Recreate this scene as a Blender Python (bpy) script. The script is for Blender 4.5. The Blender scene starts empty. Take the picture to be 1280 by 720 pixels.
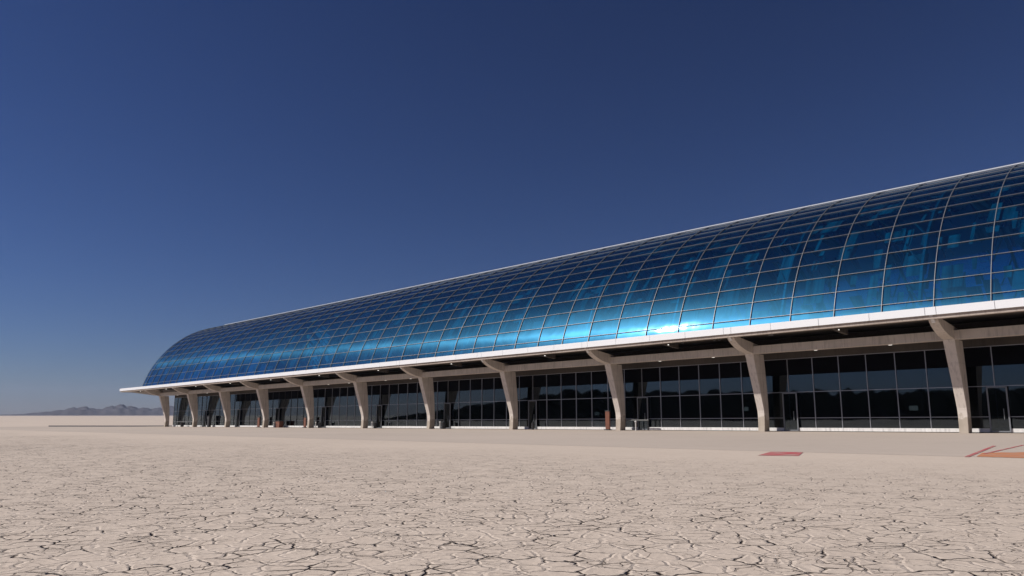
import bpy, math, random
from mathutils import Vector, Matrix
R = math.radians
random.seed(7)
sc = bpy.context.scene

# ------------------------------------------------------------------ camera
U = 1.5                                   # one fitted unit in metres (camera height above the plain)
X1, Y1, ANG = 25.33278, 42.90854, 0.767885364
BAY, SL = 12.2131956, 0.0078086
cam_d = bpy.data.cameras.new("camera"); cam = bpy.data.objects.new("camera", cam_d)
sc.collection.objects.link(cam); sc.camera = cam
cam_d.sensor_width = 36; cam_d.lens = 940/1280*36
cam_d.clip_start = .1; cam_d.clip_end = 60000
cam.location = (0, 0, U); cam.rotation_euler = (R(90+9.6), 0, 0)

# ------------------------------------------------------------------ light
SUN = Vector((-.805, .003, .593)).normalized()
EL = math.asin(SUN.z)
w = bpy.data.worlds.new("World"); sc.world = w; w.use_nodes = True
nt = w.node_tree; nt.nodes.clear()
sky = nt.nodes.new('ShaderNodeTexSky'); sky.sky_type = 'NISHITA'; sky.sun_disc = False
sky.sun_elevation = EL; sky.sun_rotation = math.atan2(SUN.x, SUN.y)
sky.altitude = 900; sky.air_density = 1.0; sky.dust_density = .3; sky.ozone_density = 7.0
hs = nt.nodes.new('ShaderNodeHueSaturation'); hs.inputs['Saturation'].default_value = 1.0
mul = nt.nodes.new('ShaderNodeMix'); mul.data_type = 'RGBA'; mul.blend_type = 'MULTIPLY'
mul.inputs[0].default_value = 1; mul.inputs[7].default_value = (1.0, .93, .98, 1)
bg = nt.nodes.new('ShaderNodeBackground'); bg.inputs[1].default_value = .08
wo = nt.nodes.new('ShaderNodeOutputWorld')
nt.links.new(sky.outputs[0], hs.inputs['Color']); nt.links.new(hs.outputs[0], mul.inputs[6])
gm_ = nt.nodes.new('ShaderNodeGamma'); gm_.inputs[1].default_value = 1.3
mul2 = nt.nodes.new('ShaderNodeMix'); mul2.data_type = 'RGBA'; mul2.blend_type = 'MULTIPLY'; mul2.inputs[0].default_value = 1; mul2.inputs[7].default_value = (.29, .29, .322, 1)
nt.links.new(mul.outputs[2], gm_.inputs[0]); nt.links.new(gm_.outputs[0], mul2.inputs[6]); nt.links.new(mul2.outputs[2], bg.inputs[0]); nt.links.new(bg.outputs[0], wo.inputs[0])
sd = bpy.data.lights.new("sun", 'SUN'); sd.energy = 4.7; sd.angle = R(.53); sd.color = (1, .95, .88)
so = bpy.data.objects.new("sun", sd); sc.collection.objects.link(so)
so.rotation_euler = SUN.to_track_quat('Z', 'Y').to_euler()
sc.view_settings.view_transform = 'Standard'; sc.view_settings.look = 'None'
sc.view_settings.gamma = 1; sc.view_settings.exposure = 0
try:
    sc.cycles.max_bounces = 8; sc.cycles.transparent_max_bounces = 16; sc.cycles.glossy_bounces = 3
    sc.cycles.caustics_reflective = False; sc.cycles.caustics_refractive = False
except Exception: pass

# ------------------------------------------------------------------ helpers
def link(o): sc.collection.objects.link(o); return o
class MB:
    def __init__(s): s.v = []; s.f = []; s.m = []; s.uv = None
    def add(s, vs, fs, mi=0):
        b = len(s.v); s.v += [tuple(p) for p in vs]; s.f += [tuple(b+i for i in f) for f in fs]; s.m += [mi]*len(fs)
    def box(s, a, b, mi=0, fn=None):
        x0, y0, z0 = a; x1, y1, z1 = b
        vs = [(x0,y0,z0),(x1,y0,z0),(x1,y1,z0),(x0,y1,z0),(x0,y0,z1),(x1,y0,z1),(x1,y1,z1),(x0,y1,z1)]
        if fn: vs = [fn(*p) for p in vs]
        s.add(vs, [(0,3,2,1),(4,5,6,7),(0,1,5,4),(1,2,6,5),(2,3,7,6),(3,0,4,7)], mi)
    def beam(s, p, q, wx, hz, up=Vector((0,0,1)), mi=0):
        p = Vector(p); q = Vector(q); d = (q-p).normalized(); sx = d.cross(up)
        if sx.length < 1e-4: sx = d.cross(Vector((1,0,0)))
        sx = sx.normalized()*wx/2; uz = sx.normalized().cross(d)*hz/2
        vs = [c+a*sx+b*uz for c in (p, q) for a, b in ((-1,-1),(1,-1),(1,1),(-1,1))]
        s.add(vs, [(0,3,2,1),(4,5,6,7),(0,1,5,4),(1,2,6,5),(2,3,7,6),(3,0,4,7)], mi)
    def rings(s, rs, cap=True, mi=0):
        n = len(rs[0]); b = len(s.v)
        for r in rs: s.v += [tuple(p) for p in r]
        for i in range(len(rs)-1):
            for j in range(n):
                s.f.append((b+i*n+j, b+i*n+(j+1)%n, b+(i+1)*n+(j+1)%n, b+(i+1)*n+j)); s.m.append(mi)
        if cap:
            s.f.append(tuple(b+j for j in reversed(range(n)))); s.f.append(tuple(b+(len(rs)-1)*n+j for j in range(n))); s.m += [mi, mi]
    def path(s, pts, wd, hd, ups, mi=0):            # rectangular bar swept along a path; ups = outward normal at each point
        rs = []
        for i, p in enumerate(pts):
            t = (pts[min(i+1, len(pts)-1)]-pts[max(i-1, 0)]).normalized(); u = ups[i].normalized(); sx = t.cross(u).normalized()
            rs.append([p+sx*wd/2-u*hd/2, p+sx*wd/2+u*hd/2, p-sx*wd/2+u*hd/2, p-sx*wd/2-u*hd/2])
        s.rings(rs, True, mi)
    def cyl(s, c, r0, r1, h, n=12, mi=0):
        c = Vector(c)
        s.rings([[c+Vector((r*math.cos(6.28318*j/n), r*math.sin(6.28318*j/n), z)) for j in range(n)] for r, z in ((r0,0),(r1,h))], True, mi)
    def lathe(s, c, prof, n=16, mi=0):
        c = Vector(c)
        s.rings([[c+Vector((r*math.cos(6.28318*j/n), r*math.sin(6.28318*j/n), z)) for j in range(n)] for r, z in prof], True, mi)
    def build(s, name, mats, parent=None, smooth=False, bevel=0):
        me = bpy.data.meshes.new(name); me.from_pydata(s.v, [], s.f)
        for m in (mats if isinstance(mats, (list, tuple)) else [mats]): me.materials.append(m)
        me.polygons.foreach_set('material_index', s.m)
        if smooth: me.polygons.foreach_set('use_smooth', [True]*len(s.f))
        me.update(); o = bpy.data.objects.new(name, me); link(o)
        if parent: o.parent = parent
        if bevel:
            md = o.modifiers.new('bevel', 'BEVEL'); md.width = bevel; md.segments = 2; md.limit_method = 'ANGLE'
        return o
def empty(name, loc=(0,0,0), rz=0, parent=None):
    o = bpy.data.objects.new(name, None); link(o); o.location = loc; o.rotation_euler = (0,0,rz); o.empty_display_size = .3
    if parent: o.parent = parent
    return o
def tag(o, label, cat, group=None):
    o['label'] = label; o['category'] = cat
    if group: o['group'] = group
    return o
def struct(o, kind='structure'): o['kind'] = kind; return o
def copy_tree(o, parent=None):
    c = o.copy(); link(c)
    if parent: c.parent = parent
    for ch in list(o.children): copy_tree(ch, c)
    return c

def W(S, t, z):       # building frame (units) -> world metres
    return Vector((U*(X1-math.sin(ANG)*S-math.cos(ANG)*t), U*(Y1+math.cos(ANG)*S-math.sin(ANG)*t), U*(-SL*S+z)))
def Lc(S, t, z):      # building frame (units) -> building-local metres
    return Vector((U*S, U*t, U*(z-SL*S)))
BROT = math.atan2(math.cos(ANG), -math.sin(ANG))
BLOC = W(0, 0, 0)

# ------------------------------------------------------------------ materials
def mat(name, col=(.5,.5,.5), rough=.6, metal=0, emit=None):
    m = bpy.data.materials.new(name); m.use_nodes = True
    b = m.node_tree.nodes['Principled BSDF']; b.inputs['Base Color'].default_value = (*col, 1)
    b.inputs['Roughness'].default_value = rough; b.inputs['Metallic'].default_value = metal
    if emit: b.inputs['Emission Color'].default_value = (*emit[0], 1); b.inputs['Emission Strength'].default_value = emit[1]
    return m
def N(nt, t, **k):
    n = nt.nodes.new(t)
    for a, v in k.items():
        if a.startswith('i_'): n.inputs[int(a[2:])].default_value = v
        else: setattr(n, a, v)
    return n
def ramp(nt, fac, stops, interp='LINEAR'):
    r = nt.nodes.new('ShaderNodeValToRGB'); r.color_ramp.interpolation = interp
    e = r.color_ramp.elements
    while len(e) < len(stops): e.new(.5)
    for i, (p, c) in enumerate(stops):
        e[i].position = p; e[i].color = (*c, 1) if isinstance(c, tuple) else (c, c, c, 1)
    nt.links.new(fac, r.inputs[0]); return r.outputs[0]
def math_(nt, op, a, b=None, c=None, clamp=False):
    n = nt.nodes.new('ShaderNodeMath'); n.operation = op; n.use_clamp = clamp
    for i, v in enumerate((a, b, c)):
        if v is None: continue
        if isinstance(v, (int, float)): n.inputs[i].default_value = v
        else: nt.links.new(v, n.inputs[i])
    return n.outputs[0]
def mixc(nt, fac, a, b, blend='MIX'):
    n = nt.nodes.new('ShaderNodeMix'); n.data_type = 'RGBA'; n.blend_type = blend
    for i, v in ((0, fac), (6, a), (7, b)):
        if isinstance(v, (int, float)): n.inputs[i].default_value = v
        elif isinstance(v, tuple): n.inputs[i].default_value = (*v, 1)
        else: nt.links.new(v, n.inputs[i])
    return n.outputs[2]

def concrete(name, c1, c2, scale=.6, bump=.15):
    m = mat(name, c1, .85); t = m.node_tree; b = t.nodes['Principled BSDF']
    co = N(t, 'ShaderNodeTexCoord').outputs['Object']
    n1 = N(t, 'ShaderNodeTexNoise'); n1.inputs['Scale'].default_value = scale; n1.inputs['Detail'].default_value = 8; t.links.new(co, n1.inputs[0])
    mp = N(t, 'ShaderNodeMapping'); mp.inputs['Scale'].default_value = (3, 3, .35); t.links.new(co, mp.inputs[0])
    n2 = N(t, 'ShaderNodeTexNoise'); n2.inputs['Scale'].default_value = 1.6; n2.inputs['Detail'].default_value = 6; t.links.new(mp.outputs[0], n2.inputs[0])
    f = ramp(t, n1.outputs[0], [(.3, 0.), (.7, 1.)])
    c = mixc(t, f, c1, c2)
    st = ramp(t, n2.outputs[0], [(.5, 1.), (.72, .72)])
    c = mixc(t, 1., c, st, 'MULTIPLY')
    t.links.new(c, b.inputs['Base Color'])
    n3 = N(t, 'ShaderNodeTexNoise'); n3.inputs['Scale'].default_value = 14; n3.inputs['Detail'].default_value = 8; t.links.new(co, n3.inputs[0])
    bp = N(t, 'ShaderNodeBump'); bp.inputs['Strength'].default_value = bump; bp.inputs['Distance'].default_value = .02
    t.links.new(n3.outputs[0], bp.inputs['Height']); t.links.new(bp.outputs[0], b.inputs['Normal'])
    return m
M = {}
M['conc'] = concrete('pale_concrete', (.58,.515,.46), (.48,.425,.38))
def column_mat():
    m = concrete('column_concrete', (.64,.575,.52), (.54,.48,.43), .8); t = m.node_tree; b = t.nodes['Principled BSDF']
    src = b.inputs['Base Color'].links[0].from_socket
    co = N(t, 'ShaderNodeTexCoord').outputs['Object']; oi = N(t, 'ShaderNodeObjectInfo')
    sp = N(t, 'ShaderNodeSeparateXYZ'); t.links.new(co, sp.inputs[0])
    sh = N(t, 'ShaderNodeVectorMath', operation='ADD'); t.links.new(co, sh.inputs[0]); t.links.new(oi.outputs['Location'], sh.inputs[1])
    n = N(t, 'ShaderNodeTexNoise'); n.inputs['Scale'].default_value = 1.7; n.inputs['Detail'].default_value = 6; t.links.new(sh.outputs[0], n.inputs[0])
    z = math_(t, 'ADD', sp.outputs['Z'], math_(t, 'MULTIPLY', n.outputs[0], -2.6))
    st = ramp(t, z, [(0., .55), (.25, 0.)])                      # splashed, stained foot
    c = mixc(t, st, src, (.27,.215,.15))
    w_ = N(t, 'ShaderNodeMath', operation='PINGPONG'); t.links.new(sp.outputs['Z'], w_.inputs[0]); w_.inputs[1].default_value = .975
    ln = ramp(t, w_.outputs[0], [(0., .55), (.016, 0.)])         # pour joints
    c = mixc(t, ln, c, (.22,.19,.17)); t.links.new(c, b.inputs['Base Color']); return m
M['col'] = column_mat()
M['plinth'] = concrete('white_plinth_paint', (.78,.77,.76), (.66,.65,.64), 1.2, .05)
M['fascia'] = mat('white_painted_metal', (.82,.82,.84), .45)
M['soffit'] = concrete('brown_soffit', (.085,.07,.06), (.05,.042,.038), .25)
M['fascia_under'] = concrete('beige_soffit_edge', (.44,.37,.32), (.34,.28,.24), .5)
M['frame'] = mat('anodised_frame', (.20,.21,.23), .5, .3)
M['alu'] = mat('window_aluminium', (.33,.33,.35), .4, .6)
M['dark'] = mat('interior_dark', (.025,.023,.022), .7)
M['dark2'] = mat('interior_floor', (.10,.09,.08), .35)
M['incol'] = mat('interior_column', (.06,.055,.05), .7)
M['deck'] = mat('deck', (.55,.55,.53), .8)
M['rust'] = concrete('red_brown_board', (.20,.075,.045), (.13,.05,.032), 1.5)
M['black'] = mat('black_plastic', (.03,.03,.032), .5)
M['railgrey'] = mat('dull_rail', (.20,.20,.19), .5)
M['postgrey'] = mat('grey_post', (.55,.54,.52), .5)
M['sign'] = mat('pale_sign_glow', (.55,.58,.55), .5, emit=((.6,.65,.6), .5))  # faint glow added so the signs show through the tinted glass
M['lamp'] = mat('lamp_lens', (.9,.9,.88), .4, emit=((1,.97,.9), .9))

def facade_glass(nme='dark_tinted_glass', tint=(.28,.31,.34,1)):
    m = bpy.data.materials.new(nme); m.use_nodes = True; t = m.node_tree; t.nodes.clear()
    o = N(t, 'ShaderNodeOutputMaterial'); g = N(t, 'ShaderNodeBsdfGlossy'); g.inputs['Roughness'].default_value = .02; g.inputs[0].default_value = (.75,.9,1,1)
    tr = N(t, 'ShaderNodeBsdfTransparent'); tr.inputs[0].default_value = tint
    fr = N(t, 'ShaderNodeFresnel'); fr.inputs[0].default_value = 1.55
    f = math_(t, 'MULTIPLY_ADD', fr.outputs[0], 1.25, .02, True)
    mx = N(t, 'ShaderNodeMixShader'); t.links.new(f, mx.inputs[0]); t.links.new(tr.outputs[0], mx.inputs[1]); t.links.new(g.outputs[0], mx.inputs[2])
    co = N(t, 'ShaderNodeTexCoord'); n = N(t, 'ShaderNodeTexNoise'); n.inputs['Scale'].default_value = .25; t.links.new(co.outputs['Object'], n.inputs[0])
    bp = N(t, 'ShaderNodeBump'); bp.inputs['Strength'].default_value = .03; bp.inputs['Distance'].default_value = .1
    t.links.new(n.outputs[0], bp.inputs['Height']); t.links.new(bp.outputs[0], g.inputs['Normal'])
    t.links.new(mx.outputs[0], o.inputs[0]); return m
M['glass'] = facade_glass()
M['glass_clear'] = facade_glass('clear_glass', (.88,.90,.92,1))
M['glass_mid'] = facade_glass('lightly_tinted_glass', (.62,.65,.70,1))
M['spandrel'] = mat('matt_dark_spandrel', (.004,.004,.005), .8); M['spandrel'].node_tree.nodes['Principled BSDF'].inputs['Specular IOR Level'].default_value = .02

def roof_glass():
    m = bpy.data.materials.new('blue_roof_glass'); m.use_nodes = True; t = m.node_tree; t.nodes.clear()
    o = N(t, 'ShaderNodeOutputMaterial')
    uv = N(t, 'ShaderNodeUVMap', uv_map='panel')
    sep = N(t, 'ShaderNodeVectorMath', operation='FLOOR'); t.links.new(uv.outputs[0], sep.inputs[0])
    wn = N(t, 'ShaderNodeTexWhiteNoise', noise_dimensions='2D'); t.links.new(sep.outputs[0], wn.inputs['Vector'])
    co = N(t, 'ShaderNodeTexCoord').outputs['Object']
    # glass sheets are never quite flat: gentle waviness plus a slightly different tilt per sheet
    n = N(t, 'ShaderNodeTexNoise'); n.inputs['Scale'].default_value = .35; n.inputs['Detail'].default_value = 2; t.links.new(co, n.inputs[0])
    bp = N(t, 'ShaderNodeBump'); bp.inputs['Strength'].default_value = .25; bp.inputs['Distance'].default_value = .08
    t.links.new(n.outputs[0], bp.inputs['Height'])
    tilt = N(t, 'ShaderNodeVectorMath', operation='SUBTRACT'); t.links.new(wn.outputs['Color'], tilt.inputs[0]); tilt.inputs[1].default_value = (.5,.5,.5)
    ts = N(t, 'ShaderNodeVectorMath', operation='SCALE'); ts.inputs['Scale'].default_value = .014; t.links.new(tilt.outputs[0], ts.inputs[0])
    ad = N(t, 'ShaderNodeVectorMath', operation='ADD'); t.links.new(bp.outputs[0], ad.inputs[0]); t.links.new(ts.outputs[0], ad.inputs[1])
    nm = N(t, 'ShaderNodeVectorMath', operation='NORMALIZE'); t.links.new(ad.outputs[0], nm.inputs[0])
    tg = N(t, 'ShaderNodeTangent', direction_type='UV_MAP', uv_map='panel')
    g1 = N(t, 'ShaderNodeBsdfGlossy'); g1.inputs['Roughness'].default_value = .03
    g2 = N(t, 'ShaderNodeBsdfGlossy'); g2.inputs['Roughness'].default_value = .29; g2.inputs['Anisotropy'].default_value = .64; g2.inputs['Rotation'].default_value = .25
    t.links.new(tg.outputs[0], g2.inputs['Tangent'])
    v = math_(t, 'MULTIPLY_ADD', wn.outputs['Value'], .3, .8)
    c1 = mixc(t, 1., (.22,.56,.98), v, 'MULTIPLY'); c2 = mixc(t, 1., (.09,.40,.68), v, 'MULTIPLY')
    t.links.new(c1, g1.inputs[0]); t.links.new(c2, g2.inputs[0])
    for g in (g1, g2): t.links.new(nm.outputs[0], g.inputs['Normal'])
    g3 = N(t, 'ShaderNodeBsdfGlossy'); g3.inputs['Roughness'].default_value = .36; t.links.new(c2, g3.inputs[0]); t.links.new(nm.outputs[0], g3.inputs['Normal'])
    g23 = N(t, 'ShaderNodeMixShader', i_0=.75); t.links.new(g2.outputs[0], g23.inputs[1]); t.links.new(g3.outputs[0], g23.inputs[2])
    gm = N(t, 'ShaderNodeMixShader', i_0=.22); t.links.new(g1.outputs[0], gm.inputs[1]); t.links.new(g23.outputs[0], gm.inputs[2])
    tr = N(t, 'ShaderNodeBsdfTransparent'); tr.inputs[0].default_value = (.03,.52,.80,1)
    fr = N(t, 'ShaderNodeFresnel'); fr.inputs[0].default_value = 1.5
    f = math_(t, 'MULTIPLY_ADD', fr.outputs[0], .3, .28, True)
    mx = N(t, 'ShaderNodeMixShader'); t.links.new(f, mx.inputs[0]); t.links.new(tr.outputs[0], mx.inputs[1]); t.links.new(gm.outputs[0], mx.inputs[2])
    g4 = N(t, 'ShaderNodeBsdfGlossy'); g4.inputs['Roughness'].default_value = .03; g4.inputs[0].default_value = (.8,.9,.95,1); t.links.new(nm.outputs[0], g4.inputs['Normal'])
    f4 = math_(t, 'MULTIPLY', fr.outputs[0], .9, None, True)
    m4 = N(t, 'ShaderNodeMixShader'); t.links.new(f4, m4.inputs[0]); t.links.new(mx.outputs[0], m4.inputs[1]); t.links.new(g4.outputs[0], m4.inputs[2])
    t.links.new(m4.outputs[0], o.inputs[0]); return m
M['roof'] = roof_glass()

def blind_mat():
    m = mat('roof_blind_fabric', (.5,.5,.5), .9); t = m.node_tree; b = t.nodes['Principled BSDF']
    co = N(t, 'ShaderNodeTexCoord').outputs['Object']
    mp = N(t, 'ShaderNodeMapping'); mp.inputs['Scale'].default_value = (1.4, .12, .12); t.links.new(co, mp.inputs[0])
    n = N(t, 'ShaderNodeTexNoise'); n.inputs['Scale'].default_value = 1.; n.inputs['Detail'].default_value = 5; t.links.new(mp.outputs[0], n.inputs[0])
    t.links.new(ramp(t, n.outputs[0], [(.35, .06), (.5, .18), (.7, .32)]), b.inputs['Base Color']); return m
M['blind'] = blind_mat()

def ground_mat(cracked=True):
    m = mat('cracked_dry_mud' if cracked else 'dusty_sand_apron', (.4,.33,.28), .95); t = m.node_tree; b = t.nodes['Principled BSDF']
    b.inputs['Specular IOR Level'].default_value = .15
    co = N(t, 'ShaderNodeTexCoord').outputs['Object']
    def noise(scale, det=4, src=co, rough=.55):
        n = N(t, 'ShaderNodeTexNoise'); n.inputs['Scale'].default_value = scale; n.inputs['Detail'].default_value = det; n.inputs['Roughness'].default_value = rough
        t.links.new(src, n.inputs[0]); return n
    a = ramp(t, noise(.05, 6).outputs[0], [(.35, 0.), (.65, 1.)])
    c = mixc(t, a, *(((.635,.53,.445), (.57,.475,.40)) if cracked else ((.55,.465,.40), (.49,.415,.355))))
    c = mixc(t, ramp(t, noise(1.3, 6).outputs[0], [(.3, 0.), (.7, .5)]), c, (.68,.58,.495) if cracked else (.58,.495,.43))
    if cracked:
        # warp the coordinates so the crack lines wander
        def cracks(scale, warp, wscale, width, keep0, keep1, kscale, off):
            o1 = N(t, 'ShaderNodeVectorMath', operation='ADD'); t.links.new(co, o1.inputs[0]); o1.inputs[1].default_value = (off, off*2, 0)
            n = noise(wscale, 3, o1.outputs[0])
            s = N(t, 'ShaderNodeVectorMath', operation='SUBTRACT'); t.links.new(n.outputs['Color'], s.inputs[0]); s.inputs[1].default_value = (.5,.5,.5)
            k = N(t, 'ShaderNodeVectorMath', operation='SCALE'); k.inputs['Scale'].default_value = warp; t.links.new(s.outputs[0], k.inputs[0])
            ad = N(t, 'ShaderNodeVectorMath', operation='ADD'); t.links.new(o1.outputs[0], ad.inputs[0]); t.links.new(k.outputs[0], ad.inputs[1])
            mp = N(t, 'ShaderNodeMapping'); mp.inputs['Scale'].default_value = (1, 1, 0); t.links.new(ad.outputs[0], mp.inputs[0])
            vo = N(t, 'ShaderNodeTexVoronoi', feature='DISTANCE_TO_EDGE', voronoi_dimensions='2D'); vo.inputs['Scale'].default_value = scale
            t.links.new(mp.outputs[0], vo.inputs[0])
            kp = ramp(t, noise(kscale, 3, o1.outputs[0]).outputs[0], [(keep0, 0.), (keep1, 1.)])
            wd = math_(t, 'MULTIPLY', kp, width*scale)
            r = math_(t, 'DIVIDE', vo.outputs['Distance'], math_(t, 'MAXIMUM', wd, .00001))
            q = math_(t, 'SUBTRACT', 1.25, r, None, True)
            return math_(t, 'MINIMUM', q, kp), vo.outputs['Distance']
        k1, d1 = cracks(1.5, .60, 1.3, .019, .42, .64, .9, 3.)
        k2, d2 = cracks(3.3, .30, 2.6, .0145, .42, .60, 1.7, 41.)
        k3, d3 = cracks(7.0, .14, 5.5, .007, .47, .66, 2.0, 87.)
        k = math_(t, 'MAXIMUM', k1, math_(t, 'MAXIMUM', k2, math_(t, 'MULTIPLY', k3, .85)))
        # the mud is crusted over with dust near the apron
        sp = N(t, 'ShaderNodeSeparateXYZ'); t.links.new(co, sp.inputs[0])
        fade = math_(t, 'ADD', sp.outputs['Y'], math_(t, 'MULTIPLY', noise(.12, 4).outputs[0], 16.))
        fd = N(t, 'ShaderNodeMapRange'); fd.inputs[1].default_value = 55; fd.inputs[2].default_value = 72; t.links.new(fade, fd.inputs[0])
        fd = fd.outputs[0]
        k = math_(t, 'MULTIPLY', k, fd)
        # pale curled rims
        rim = ramp(t, d2, [(.0, .0), (.04, .5), (.11, 0.)])
        c = mixc(t, math_(t, 'MULTIPLY', rim, fd), c, (.64,.55,.48))
        c = mixc(t, k, c, (.035,.023,.018))
        h = math_(t, 'MULTIPLY', k, -1.2)
        h = math_(t, 'ADD', h, math_(t, 'MULTIPLY', noise(5, 6).outputs[0], .55))
        dome = ramp(t, d2, [(.0, 0.), (.12, .6), (.3, .35)])
        h = math_(t, 'ADD', h, math_(t, 'MULTIPLY', math_(t, 'MULTIPLY', dome, fd), .5))
    else:
        h = noise(3, 6).outputs[0]
    t.links.new(c, b.inputs['Base Color'])
    bp = N(t, 'ShaderNodeBump'); bp.inputs['Strength'].default_value = .8; bp.inputs['Distance'].default_value = .04 if cracked else .01
    t.links.new(h, bp.inputs['Height']); t.links.new(bp.outputs[0], b.inputs['Normal'])
    return m
M['mud'] = ground_mat(True); M['apron'] = ground_mat(False)
M['dark_strip'] = mat('dark_strip_grey', (.06,.055,.055), .9)
def worn_paint(name, col):
    m = mat(name, col, .8); t = m.node_tree; b = t.nodes['Principled BSDF']
    co = N(t, 'ShaderNodeTexCoord').outputs['Object']
    n = N(t, 'ShaderNodeTexNoise'); n.inputs['Scale'].default_value = 1.4; n.inputs['Detail'].default_value = 8; t.links.new(co, n.inputs[0])
    t.links.new(mixc(t, ramp(t, n.outputs[0], [(.45, 0.), (.68, .85)]), col, (.44,.355,.30)), b.inputs['Base Color']); return m
M['red'] = worn_paint('worn_red_paint', (.52,.10,.11)); M['orange'] = worn_paint('worn_orange_paint', (.60,.22,.09))
M['added_bank'] = concrete('added_wooded_bank', (.022,.024,.02), (.012,.014,.012), .01, 0)
M['added_bank'].node_tree.nodes['Principled BSDF'].inputs['Specular IOR Level'].default_value = 0
M['hill'] = concrete('bare_hill_rock', (.07,.06,.065), (.045,.04,.045), .004, 0)

# ------------------------------------------------------------------ ground (one sheet: slopes gently down along the building, then level)
def gz(S):
    return -SL*max(-34., min(134., S))
def ground():
    Ss = [-30000, -4000, -800, -200, -90, -50, -34]+[-20+14*i for i in range(12)]+[150, 200, 300, 600, 1500, 5000, 30000]
    Ss = sorted(Ss); ts = [-30000, -4000, -800, -200, -60, -20, 0, 15, 28, 40, 60, 100, 300, 1200, 5000, 30000]
    mb = MB(); vs = []
    for S in Ss:
        for t_ in ts: vs.append((U*S, U*t_, U*gz(S)))
    n = len(ts); fs = [(i*n+j, (i+1)*n+j, (i+1)*n+j+1, i*n+j+1) for i in range(len(Ss)-1) for j in range(n-1)]
    mb.add(vs, fs); o = mb.build('ground', M['mud']); o.location = BLOC; o.rotation_euler = (0, 0, BROT); return struct(o)
ground()
def sheet(name, poly, m, lift, kind='structure'):   # poly in building frame (S, t)
    mb = MB(); mb.add([(U*S, U*t_, U*gz(S)+lift) for S, t_ in poly], [tuple(range(len(poly)))])
    o = mb.build(name, m); o.location = BLOC; o.rotation_euler = (0, 0, BROT); return struct(o, kind)
def apron():
    mb = MB(); Ss = [-60, -34, 0, 40, 80, 120, 134, 150]
    for i in range(len(Ss)-1):
        a, b = Ss[i], Ss[i+1]
        mb.add([(U*a, U*-32, U*gz(a)+.004), (U*b, U*-32, U*gz(b)+.004), (U*b, U*28.3, U*gz(b)+.004), (U*a, U*28.3, U*gz(a)+.004)], [(0, 1, 2, 3)])
    o = mb.build('apron', M['apron']); o.location = BLOC; o.rotation_euler = (0, 0, BROT); return struct(o)
apron()
sheet('red_marking', [(-3.96,30.73),(-3.24,28.69),(-4.02,28.42),(-4.80,30.33)], M['red'], .010)
sheet('orange_marking', [(-8.0,28.2),(-7.55,26.0),(-8.5,24.6),(-12.5,24.6),(-12.5,28.1)], M['orange'], .010)
def strip(a, b, wd):
    a = Vector(a); b = Vector(b); d = (b-a).normalized(); n = Vector((-d.y, d.x))*wd/2
    return [tuple(a-n), tuple(b-n), tuple(b+n), tuple(a+n)]
sheet('red_line', strip((-7.88,28.5), (-6.5,20.6), .10), M['red'], .014)
sheet('red_line', strip((-7.75,26.6), (-7.0,19.4), .08), M['red'], .014)
sheet('red_line', strip((-7.10,15.3), (-6.9,11.0), .08), M['red'], .014)
sheet('red_line', strip((-7.75,15.0), (-7.3,10.0), .08), M['red'], .014)

# ------------------------------------------------------------------ hills far off, plus an unseen bank added behind the camera
def hills_and_added_bank(name, az0, az1, d0, d1, prof, n=90, rows=9, seed=3, amp=.05, m_='hill'):
    rnd = random.Random(seed); mb = MB(); vs = []
    ph = [rnd.uniform(0, 6.28) for _ in range(14)]
    for i in range(n+1):
        a = az0+(az1-az0)*i/n; hh = prof(i/n, a)
        hh *= 1+amp*sum(math.sin(i*.23*(k+1)+ph[k])/(k+1) for k in range(7))
        for j in range(rows+1):
            q = j/rows; d = d0+(d1-d0)*q
            h = hh*max(0, math.sin(math.pi*min(1, q*1.0)))**.8*(1+.12*math.sin(i*.7+j*1.9+ph[j % 14]))
            vs.append((d*math.sin(a), d*math.cos(a), h-3.5))
    m = rows+1; fs = [(i*m+j, i*m+j+1, (i+1)*m+j+1, (i+1)*m+j) for i in range(n) for j in range(rows)]
    mb.add(vs, fs); return struct(mb.build(name, M[m_], smooth=False))
def px2az(x): return math.atan((x-640)/940*math.cos(R(9.6)))
PTS = [(-60,0),(20,2),(60,5.5),(90,10.5),(108,12),(120,9),(150,15),(170,12),(190,9.5),(205,12),(225,17),(245,13),(290,9),(340,4),(380,0)]
def prof(u, a):
    x = 640+math.tan(a)*940/math.cos(R(9.6))
    for (x0, h0), (x1, h1) in zip(PTS, PTS[1:]):
        if x0 <= x <= x1: return (h0+(h1-h0)*(x-x0)/(x1-x0))/940*7000*.76
    return 0
hills_and_added_bank('hills_and_added_bank', px2az(-60), px2az(380), 6000, 8000, prof, 260, 12, amp=.035)
hills_and_added_bank('hills_and_added_bank', R(150), R(300), 330, 520, lambda u, a: 19.5*min(1, 8*u, 8*(1-u))*(1+.035*math.sin(u*900)+.04*math.sin(u*331+1)+.03*math.sin(u*1517)), 700, seed=9, amp=.02, m_='added_bank')  # unseen wooded bank, added behind the camera to darken the lower glass reflections

# ------------------------------------------------------------------ the terminal
TC, Z0, A_, B_, G = -10.33888505, 2.20303568, 14.62726144, 14.85047185, 0.3116617
KS = .0007
S0 = -.13; RIB = BAY/4.5
SE = S0+45*RIB; LE = 11.9
SMIN = S0-18*RIB
EAVE_T, EAVE_B, EAVE_T2 = 3.883, 6.32, 6.75
bld = empty('terminal_building', BLOC, BROT)
tag(bld, 'long low terminal with a curved blue glass vault roof and leaning concrete columns', 'building')

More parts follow.
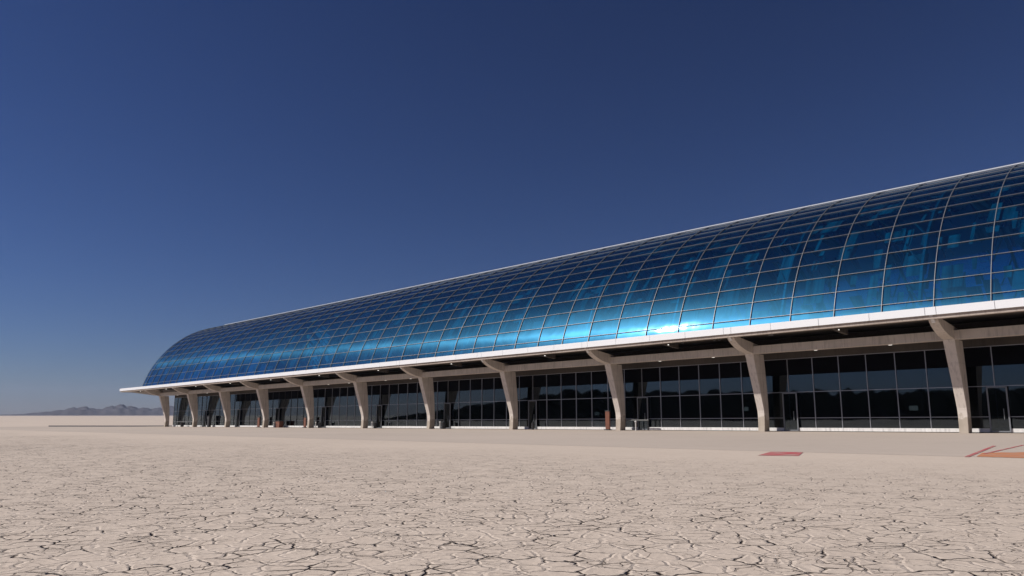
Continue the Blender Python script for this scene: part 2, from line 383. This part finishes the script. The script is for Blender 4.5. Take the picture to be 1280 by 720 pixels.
def vpt(S, ph, ins=0):     # point of the vault, ph in radians (G .. pi-G), ins = inset
    a = A_-ins; b = B_*(1+KS*S)-ins
    return Lc(S, TC+a*math.cos(ph), Z0+b*math.sin(ph)-B_*KS*S*math.sin(G))
def dpt(psi, ph, ins=0):   # point of the rounded end, psi 0 .. pi
    r = max(0., math.cos(ph)/math.cos(G))**.7
    S = SE+(LE-ins)*r*math.sin(psi)
    return Lc(S, TC+(A_-ins)*math.cos(ph)*math.cos(psi), Z0+(B_*(1+KS*S)-ins)*math.sin(ph)-B_*KS*S*math.sin(G))
rows = [G, R(19.6)]
while rows[-1]+R(4.65) < math.pi/2-R(1): rows.append(rows[-1]+R(4.65))
rows.append(math.pi/2); NR = len(rows)-1
full = rows+[math.pi-p for p in reversed(rows[:-1])]
ns = int(round((SE-SMIN)/RIB)); Sg = [SMIN+k*(SE-SMIN)/ns for k in range(ns+1)]
SUBD = 4
def fine(lst):
    out = []
    for i in range(len(lst)-1):
        for k in range(SUBD): out.append((lst[i]+(lst[i+1]-lst[i])*k/SUBD, i+k/SUBD))
    out.append((lst[-1], len(lst)-1)); return out
ff = fine(full); fq = fine(rows)
verts = []; uvs = []; faces = []
for k, S in enumerate(Sg):
    for ph, v in ff: verts.append(vpt(S, ph)); uvs.append((k, v))
n = len(ff)
for k in range(ns):
    for j in range(n-1): faces.append((k*n+j, k*n+j+1, (k+1)*n+j+1, (k+1)*n+j))
b0 = len(verts); NP = 16; PS = 2
for i in range(NP*PS+1):
    for ph, v in fq: verts.append(dpt(math.pi*i/(NP*PS), ph)); uvs.append((ns+i/PS, v))
m_ = len(fq)
for i in range(NP*PS):
    for j in range(m_-1):
        faces.append((b0+i*m_+j, b0+i*m_+j+1, b0+(i+1)*m_+j+1, b0+(i+1)*m_+j) if j < m_-2 else (b0+i*m_+j, b0+i*m_+j+1, b0+(i+1)*m_+j))
me = bpy.data.meshes.new('glass_vault'); me.from_pydata([tuple(v) for v in verts], [], faces); me.materials.append(M['roof'])
ul = me.uv_layers.new(name='panel')
for lp in me.loops: ul.data[lp.index].uv = uvs[lp.vertex_index]
# give every face of one sheet of glass a uv inside that sheet's cell
for p in me.polygons:
    cu = sum(ul.data[l].uv[0] for l in p.loop_indices)/p.loop_total; cv = sum(ul.data[l].uv[1] for l in p.loop_indices)/p.loop_total
    for l in p.loop_indices:
        u_, v_ = ul.data[l].uv
        ul.data[l].uv = (math.floor(cu)+.001+.998*min(1, max(0, u_-math.floor(cu))), math.floor(cv)+.001+.998*min(1, max(0, v_-math.floor(cv))))
me.polygons.foreach_set('use_smooth', [True]*len(me.polygons)); me.update()
roof = bpy.data.objects.new('glass_vault', me); link(roof); roof.parent = bld

def nrm(ph): return Vector((0, math.cos(ph)/A_, math.sin(ph)/B_)).normalized()
for k, S in enumerate(Sg):                                   # arched ribs
    mb = MB(); pts = [vpt(S, ph, -.035) for ph, _ in ff[::2]]; mb.path(pts, .052, .10, [nrm(ph) for ph, _ in ff[::2]])
    mb.build('rib', M['frame'], roof)
for i in range(1, NP):
    mb = MB(); psi = math.pi*i/NP; hp = [ph for ph, _ in fq[::2]][:-1]
    pts = [dpt(psi, ph, -.035) for ph in hp]
    ups = [Vector((math.cos(ph)*math.sin(psi), math.cos(ph)*math.cos(psi), math.sin(ph))) for ph in hp]
    mb.path(pts, .036, .08, ups); mb.build('rib', M['frame'], roof)
for j, ph in enumerate(rows[:-1]):                           # purlins run the length and round the end
    mb = MB(); th = .07 if j != 1 else .07
    pts = [vpt(S, ph, -.04) for S in Sg[::2]]+[dpt(math.pi*i/24, ph, -.04) for i in range(0 if (len(Sg)-1) % 2 else 1, 25)]+[vpt(S, math.pi-ph, -.04) for S in reversed(Sg[:-1:2])]
    ups = [nrm(ph) for S in Sg[::2]]+[Vector((math.cos(ph)*math.sin(math.pi*i/24), math.cos(ph)*math.cos(math.pi*i/24), math.sin(ph))) for i in range(0 if (len(Sg)-1) % 2 else 1, 25)]+[nrm(math.pi-ph) for S in Sg[:-1:2]]
    mb.path(pts, .036, .08, ups); mb.build('purlin', M['frame'], roof)
# white maintenance rail near the crown
mb = MB(); pr_ = R(77)
mb.path([vpt(S, pr_, -.13) for S in Sg if S < 117], .09, .10, [nrm(pr_)]*sum(S < 117 for S in Sg))
for S in Sg[::2]:
    if S < 116: mb.beam(vpt(S, pr_, 0), vpt(S, pr_, -.12), .05, .05)
mb.build('crown_rail', M['fascia'], roof)

# things seen through the roof glass: deck, arched trusses, sun blinds
mb = MB()
def slab(mb, s0, s1, t0, t1, z0, z1, mi=0):
    mb.box((s0, t0, z0), (s1, t1, z1), mi, lambda S, t_, z: Lc(S, t_, z))
slab(mb, SMIN, SE+1, TC-13.6, TC+13.6, 6.45, 6.6); mb.build('deck', M['deck'], bld)
mb = MB()
for k in range(0, len(Sg), 3):
    S = Sg[k]+.9
    if S > SE-2: break
    hp = [R(20+10*i) for i in range(15)]
    mb.path([vpt(S, p, .55) for p in hp], .22, .45, [nrm(p) for p in hp])
    for i in range(0, 14):
        mb.beam(vpt(S, hp[i], .55), vpt(S+1.3, hp[i+1], .9), .12, .12)
mb.build('roof_truss', M['frame'], bld)
mb = MB(); rnd = random.Random(5)
for k in range(len(Sg)-1):
    for j in range(0, len(full)-1):
        jj = min(j, len(full)-2-j)
        pr = .8 if jj < 4 else (.45 if jj < 7 else .25)
        for q_ in range(3):
            if rnd.random() > pr: continue
            a0 = Sg[k]+rnd.uniform(0, RIB*.9); a1 = a0+rnd.choice((.12, .2, .35, .6, 1.1)); hi = min(len(full)-1, j+rnd.choice((1, 1, 2)))
            p0 = full[j]+rnd.uniform(-.02, .04); p1 = full[hi]-rnd.uniform(-.03, .04); ins = rnd.uniform(.7, 1.6)
            q = [vpt(a0, p0, ins), vpt(a1, p0, ins), vpt(a1+rnd.uniform(-.2,.2), p1, ins), vpt(a0, p1, ins)]
            mb.add(q, [(0,1,2,3)])
struct(mb.build('sun_blinds', M['blind'], bld), 'stuff')

# canopy: fascia panels, soffit, underside edge
S_END = 134.35
def panel(s0, s1):
    mb = MB(); a, b = s0+.012, s1-.012
    mb.box((a, EAVE_T-.06, EAVE_B), (b, EAVE_T+.02, EAVE_T2), 0, lambda S, t_, z: Lc(S, t_-(.12 if z > 6.5 else 0)*0, z))
    return mb
cuts = []
k = -4
while k < 11:
    for fr_ in (0.02, .26, .5, .75, .975): cuts.append((k+fr_)*BAY)
    k += 1
cuts = [c for c in cuts if c < S_END]+[S_END]
for a, b in zip(cuts, cuts[1:]): panel(a, b).build('fascia_panel', M['fascia'], bld, bevel=.008)
mb = MB(); slab(mb, S_END-.08, S_END, TC-13.9, EAVE_T+.02, EAVE_B, EAVE_T2-.003); mb.build('end_fascia', M['fascia'], bld)
mb = MB(); slab(mb, -4*BAY, S_END-.1, EAVE_T-.42, EAVE_T-.065, EAVE_T2-.11, EAVE_T2-.01); mb.build('gutter', M['fascia'], bld)
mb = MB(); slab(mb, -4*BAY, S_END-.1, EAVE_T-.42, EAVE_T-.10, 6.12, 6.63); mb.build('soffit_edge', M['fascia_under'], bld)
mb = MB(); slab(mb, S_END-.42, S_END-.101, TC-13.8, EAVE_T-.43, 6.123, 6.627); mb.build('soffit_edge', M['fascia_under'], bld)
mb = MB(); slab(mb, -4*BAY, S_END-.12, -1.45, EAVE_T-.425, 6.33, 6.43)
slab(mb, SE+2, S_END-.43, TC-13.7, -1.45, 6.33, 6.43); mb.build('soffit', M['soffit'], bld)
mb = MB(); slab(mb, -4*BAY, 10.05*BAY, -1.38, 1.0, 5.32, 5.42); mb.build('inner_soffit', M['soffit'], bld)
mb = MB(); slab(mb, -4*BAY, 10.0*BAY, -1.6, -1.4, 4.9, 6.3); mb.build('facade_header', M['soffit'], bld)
# edge beam on the columns
mb = MB(); slab(mb, -4*BAY, 10*BAY+.3, .62, 1.12, 5.17, 5.70); mb.build('edge_beam', M['conc'], bld, bevel=.02)
mb = MB(); mb.rings([[Lc(S+a*.0, t_+a*.25, z) for a, z in ((-1,zb),(1,zb),(1,6.33),(-1,6.33))] for S, t_, zb in ((10*BAY+.2, .87, 5.2), (10*BAY+4, 1.7, 5.55), (10*BAY+8, 2.6, 5.95), (S_END-.8, 3.45, 6.2))]); mb.build('corner_arm', M['conc'], bld, bevel=.02)

# column with its arm (metres, about its own base)
FR = [(0,.0),(.6,-.08),(1.6,-.13),(2.1,-.08),(2.6,.06),(7.78,1.74)]
BK = [(0,-1.02),(1.2,-1.05),(2.7,-1.02),(5.0,-.85),(7.78,-.48)]
def itp(tab, z):
    for (a, va), (b, vb) in zip(tab, tab[1:]):
        if a <= z <= b: return va+(vb-va)*(z-a)/(b-a)
    return tab[-1][1]
def column_mesh():
    mb = MB(); rs = []
    for i in range(27):
        z = 7.78*i/26; f = itp(FR, z); b = itp(BK, z); h = .36+.09*z/7.78
        c = .03
        rs.append([Vector(p) for p in ((-h, f-c, z), (-h+c, f, z), (h-c, f, z), (h, f-c, z), (h*.96, b, z), (-h*.96, b, z))])
    mb.rings(rs); return mb
def arm_mesh():
    # underside curves up from the column head to the fascia
    prof_ = [(.55,7.77,8.72),(1.1,7.77,8.80),(1.70,7.78,8.90),(3.0,8.04,9.10),(4.0,8.38,9.26),(4.6,8.68,9.36),(5.0,8.95,9.42),(5.18,9.15,9.45)]
    mb = MB(); rs = []
    for y, zb, zt in prof_:
        h = .45-.10*max(0, (y-1.7)/4)
        rs.append([Vector((-h, y, zb)), Vector((h, y, zb)), Vector((h, y, zt)), Vector((-h, y, zt))])
    mb.rings(rs); return mb
col0 = column_mesh().build('column', M['col'], bld, bevel=.012)
arm0 = arm_mesh().build('arm', M['conc'], col0, bevel=.02)
brk = MB(); brk.beam((0, 5.1, 8.95), (0, 5.68, 9.50), .26, .14); brk0 = brk.build('bracket', M['plinth'], col0)
for k in range(-2, 11):
    c = col0 if k == -2 else copy_tree(col0, bld)
    c.location = Lc(k*BAY, 0, 0)
# secondary ribs half way along each bay
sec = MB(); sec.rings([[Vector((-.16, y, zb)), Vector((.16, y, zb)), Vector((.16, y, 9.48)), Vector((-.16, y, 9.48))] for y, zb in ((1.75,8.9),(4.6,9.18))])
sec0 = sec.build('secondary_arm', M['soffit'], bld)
lt = MB(); lt.lathe((0,0,0), [(.05,.35),(.05,.06),(.20,.05),(.22,-.02),(.15,-.06)][::-1], 14)
lt0 = lt.build('soffit_light', M['lamp'], bld)
for k in range(-2, 11):
    o = sec0 if k == -2 else copy_tree(sec0, bld); o.location = Lc((k+.46)*BAY, 0, 0)
    o = lt0 if k == -2 else copy_tree(lt0, bld); o.location = Lc((k+.46)*BAY, 2.5, 6.12)
    for q in (.3, .68):
        if k in (1, 4, 5, 8, 9, 0): o = copy_tree(lt0, bld); o.location = Lc((k+q)*BAY, -.4, 5.26); o.scale = (.8, .8, .6)

# glazed front: one window bay between each pair of columns
FT = -1.5
ZB, ZL, ZM, ZT = .25, .90, 2.62, 4.88
def window_bay(s0, s1, k_):
    mb = MB(); top = ZT if k_ > 7 else 3.78
    slab(mb, s0, s1, FT-.012, FT+.0, ZB, top)
    win = mb.build('window_bay', M['glass_clear' if k_ > 8 else ('glass_mid' if k_ > 6 else 'glass')], bld)
    if top < ZT:
        mb = MB(); slab(mb, s0, s1, FT-.012, FT+.0, top+.002, ZT); mb.build('spandrel', M['spandrel'], win)
    mb = MB(); slab(mb, s0, s1, FT-.10, FT+.14, .04, ZB); mb.build('plinth', M['plinth'], win)
    nm_ = 7
    for i in range(nm_):
        S = s0+(s1-s0)*(i+.18)/nm_
        mb = MB(); slab(mb, S-.02, S+.02, FT-.06, FT+.05, ZB, ZT); mb.build('mullion', M['alu' if k_ < 6 else 'black'], win)
    for z, nme in ((ZL, 'transom'), (ZM, 'transom'), (ZT, 'top_rail')):
        mb = MB(); slab(mb, s0, s1, FT-.05, FT+.04, z-.018, z+.018); mb.build(nme, M['alu'], win)
    return win
def door(sa, sb):
    mb = MB(); slab(mb, sa, sb, FT+.16, FT+.18, .12, ZM-.1); d = mb.build('door', M['glass'], bld)
    mb = MB()
    for S in (sa-.05, sb+.0): slab(mb, S, S+.07, FT+.15, FT+.22, .05, ZM-.02)
    slab(mb, sa-.05, sb+.07, FT+.15, FT+.22, ZM-.10, ZM-.03); slab(mb, sa-.05, sb+.07, FT+.15, FT+.23, .05, .12)
    mb.build('door_frame', M['frame'], d)
    mb = MB(); mb.beam(Lc((sa+sb)/2-.25, FT+.27, .75), Lc((sa+sb)/2-.25, FT+.27, 1.35), .04, .04); mb.build('handle', M['frame'], d)
for k in range(-3, 10):
    window_bay(k*BAY+.05, (k+1)*BAY-.0+.05, k)
    if k > -3: door(k*BAY-1.95, k*BAY-1.05)
# end wall of glass with dark mullions, back wall, floor, ceiling inside
SEW = 10*BAY+.1
mb = MB(); slab(mb, SEW, SEW+.012, TC-10.4, FT, .1, 6.3); ew = mb.build('end_wall', M['glass_clear'], bld)
for i in range(10):
    t_ = FT-.02-(A_+4)*i/9.3
    mb = MB(); slab(mb, SEW-.06, SEW+.07, t_-.05, t_+.05, .1, 6.3); mb.build('mullion', M['black'], ew)
mb = MB(); slab(mb, SEW-.05, SEW+.06, TC-10.4, FT, .88, .94); mb.build('transom', M['black'], ew)
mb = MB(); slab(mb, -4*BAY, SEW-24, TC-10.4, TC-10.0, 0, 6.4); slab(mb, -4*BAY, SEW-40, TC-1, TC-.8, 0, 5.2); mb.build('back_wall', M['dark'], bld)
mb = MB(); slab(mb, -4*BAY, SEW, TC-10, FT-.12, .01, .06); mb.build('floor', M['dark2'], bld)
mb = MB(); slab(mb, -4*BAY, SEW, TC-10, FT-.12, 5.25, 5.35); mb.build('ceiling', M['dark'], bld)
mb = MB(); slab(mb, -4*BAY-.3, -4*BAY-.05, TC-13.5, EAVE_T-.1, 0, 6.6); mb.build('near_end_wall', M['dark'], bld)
# branching columns inside
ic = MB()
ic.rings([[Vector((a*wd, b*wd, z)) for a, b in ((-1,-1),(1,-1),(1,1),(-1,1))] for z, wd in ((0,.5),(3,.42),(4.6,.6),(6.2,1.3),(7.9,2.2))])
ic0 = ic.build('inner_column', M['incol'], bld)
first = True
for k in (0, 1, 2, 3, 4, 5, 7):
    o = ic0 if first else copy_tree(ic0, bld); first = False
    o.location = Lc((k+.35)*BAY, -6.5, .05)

# ------------------------------------------------------------------ loose things under the canopy
def place(o, S, t_, z=.004/U, rz=0):
    o.location = W(S, t_, z); o.rotation_euler = (0, 0, BROT+rz); return o
def s_at(px, t_, z=0):        # position along the building line where a thing at depth t_ was measured
    lo, hi = -20., 135.
    for _ in range(50):
        md = (lo+hi)/2; p = W(md, t_, z); y = p.y*math.cos(R(9.6))+(p.z-U)*math.sin(R(9.6))
        x = 640+940*p.x/y
        if x > px: lo = md
        else: hi = md
    return lo
def board(h, wd, label, group='red brown boards beside the columns'):
    o = empty('standing_board'); tag(o, label, 'board', group)
    mb = MB(); mb.box((-wd/2,-.09,.12), (wd/2,.09,h)); mb.build('panel', M['rust'], o, bevel=.015)
    mb = MB(); mb.box((-wd/2-.08,-.3,0), (wd/2+.08,.3,.12)); mb.build('foot', M['black'], o, bevel=.01)
    mb = MB(); mb.box((-wd/2-.02,-.11,h), (wd/2+.02,.11,h+.10)); mb.build('cap', M['black'], o, bevel=.01)
    return o
place(board(2.25, .62, 'tallest narrow red brown board, standing left of the third column from the right'), s_at(760, -.5), -.5)
place(board(1.9, .8, 'red brown board close against the left side of the fifth column from the left end'), s_at(381, -.6), -.6)
place(board(2.0, .9, 'pinkish brown board just left of the fourth column from the far left end'), s_at(323, -.6), -.6)
def planter(label):
    o = empty('planter_box'); tag(o, label, 'planter')
    mb = MB(); mb.rings([[Vector((a*w_, b*.45, z)) for a, b in ((-1,-1),(1,-1),(1,1),(-1,1))] for z, w_ in ((0,.75),(1.25,.85))]); mb.build('box', M['rust'], o, bevel=.02)
    mb = MB(); mb.box((-.90,-.52,1.25), (.90,.52,1.36)); mb.build('rim', M['black'], o, bevel=.01)
    return o
place(planter('low red brown box between the fourth and fifth columns from the left end'), s_at(349, -.7), -.7)
def bollard(label, h=.95):
    o = empty('bollard'); tag(o, label, 'bollard', 'short pale bollards beside the columns')
    mb = MB(); mb.lathe((0,0,0), [(.13,0),(.13,.04),(.085,.06),(.085,h)], 14); mb.build('post', M['postgrey'], o)
    mb = MB(); mb.lathe((0,0,h), [(.12,0),(.14,.03),(.13,.14),(.04,.18)], 14); mb.build('cap', M['plinth'], o)
    return o
def bin_(label, h=1.0, r=.30):
    o = empty('litter_bin'); tag(o, label, 'litter bin', 'black litter bins beside the columns')
    mb = MB(); mb.lathe((0,0,0), [(r*.86,0),(r*.9,.05),(r,h*.85),(r*.97,h*.86)], 16); mb.build('body', M['black'], o)
    mb = MB(); mb.lathe((0,0,h*.86), [(r*1.06,0),(r*1.06,.06),(r*.5,h*.14),(.02,h*.15)], 16); mb.build('lid', M['black'], o)
    return o
def barrier(L, label, h=1.25):
    o = empty('rail_barrier'); tag(o, label, 'barrier', 'low rail barriers in front of the glazing')
    mb = MB(); mb.box((-L/2,-.06,h-.09), (L/2,.06,h)); mb.build('rail', M['railgrey'], o, bevel=.01)
    for x in (-L/2+.15, 0, L/2-.15):
        mb = MB(); mb.cyl((x,0,0), .05, .05, h-.09, 10); mb.build('post', M['black'], o)
    return o
place(bollard('white capped bollard under the rail right of the third column from the right'), s_at(795, -.2), -.2)
place(bollard('pale bollard right of the fifth column from the right'), s_at(550, -.2), -.2)
place(bollard('pale bollard right of the sixth column from the right'), s_at(465, -.2), -.2)
place(bollard('pale bollard right of the seventh column from the right'), s_at(394.5, -.2), -.2)
place(bollard('pale bollard right of the eighth column from the right'), s_at(342, -.2), -.2)
place(bin_('black litter bin beside the bollard right of the fifth column from the right'), s_at(554, -.6), -.6)
place(bin_('black litter bin beside the bollard right of the sixth column from the right'), s_at(468.5, -.6), -.6)
place(bin_('black litter bin by the seventh column from the right'), s_at(399, -.6), -.6)
place(bin_('rounded black litter bin between the two leftmost columns', 1.1, .42), s_at(227.5, -.6), -.6)
place(bin_('slim dark bin in front of the glass right of the fourth column from the right', .9, .2), s_at(666, -.6), -.6)
place(barrier(4.2, 'low rail barrier right of the third column from the right'), s_at(793, -.7), -.7)
place(barrier(15, 'long low rail barrier between the two leftmost columns'), s_at(236, -.9), -.9)
def kiosk():
    o = empty('kiosk'); tag(o, 'tall dark kiosk by the glass between the second and third columns from the left', 'kiosk')
    mb = MB(); mb.box((-.45,-.3,0), (.45,.3,1.9)); mb.build('body', M['black'], o, bevel=.03)
    mb = MB(); mb.box((-.65,-.32,1.9), (.65,.32,2.6)); mb.build('screen_housing', M['black'], o, bevel=.03)
    return o
place(kiosk(), s_at(261, -.8), -.8)
for px, zz, lb in ((1142, 1.45, 'small pale sign behind the glass left of the rightmost column'),
                   (931.5, 1.55, 'small pale sign behind the glass left of the second column from the right'),
                   (746, 1.35, 'small pale sign behind the glass left of the tallest brown board')):
    o = empty('window_sign'); tag(o, lb, 'sign', 'small pale signs behind the glass')
    mb = MB(); mb.box((-.36,-.015,-.2), (.36,.015,.2)); mb.build('face', M['sign'], o, bevel=.005)
    mb = MB(); mb.box((-.40,-.03,-.24), (.40,-.016,.24)); mb.build('frame', M['alu'], o)
    place(o, s_at(px, FT-.25, zz), FT-.25, zz)

# flat dark strip on the ground past the far end
def dark_ground_strip():
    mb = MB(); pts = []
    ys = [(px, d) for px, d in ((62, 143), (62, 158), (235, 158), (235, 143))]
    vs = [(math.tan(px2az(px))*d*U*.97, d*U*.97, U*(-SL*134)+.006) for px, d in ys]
    mb.add(vs, [(0,1,2,3)]); return struct(mb.build('dark_ground_strip', M['dark_strip']))
dark_ground_strip()

# ------------------------------------------------------------------ air
mb = MB(); mb.box((-9500, -9500, -6), (9500, 9500, 330))
hz = mb.build('haze', bpy.data.materials.new('haze_air')); hm = hz.data.materials[0]; hm.use_nodes = True; t = hm.node_tree; t.nodes.clear()
ho = N(t, 'ShaderNodeOutputMaterial'); pv = N(t, 'ShaderNodeVolumePrincipled')
pv.inputs['Color'].default_value = (.62,.72,1,1); pv.inputs['Density'].default_value = .00005; pv.inputs['Anisotropy'].default_value = 0
t.links.new(pv.outputs[0], ho.inputs['Volume']); struct(hz, 'stuff')
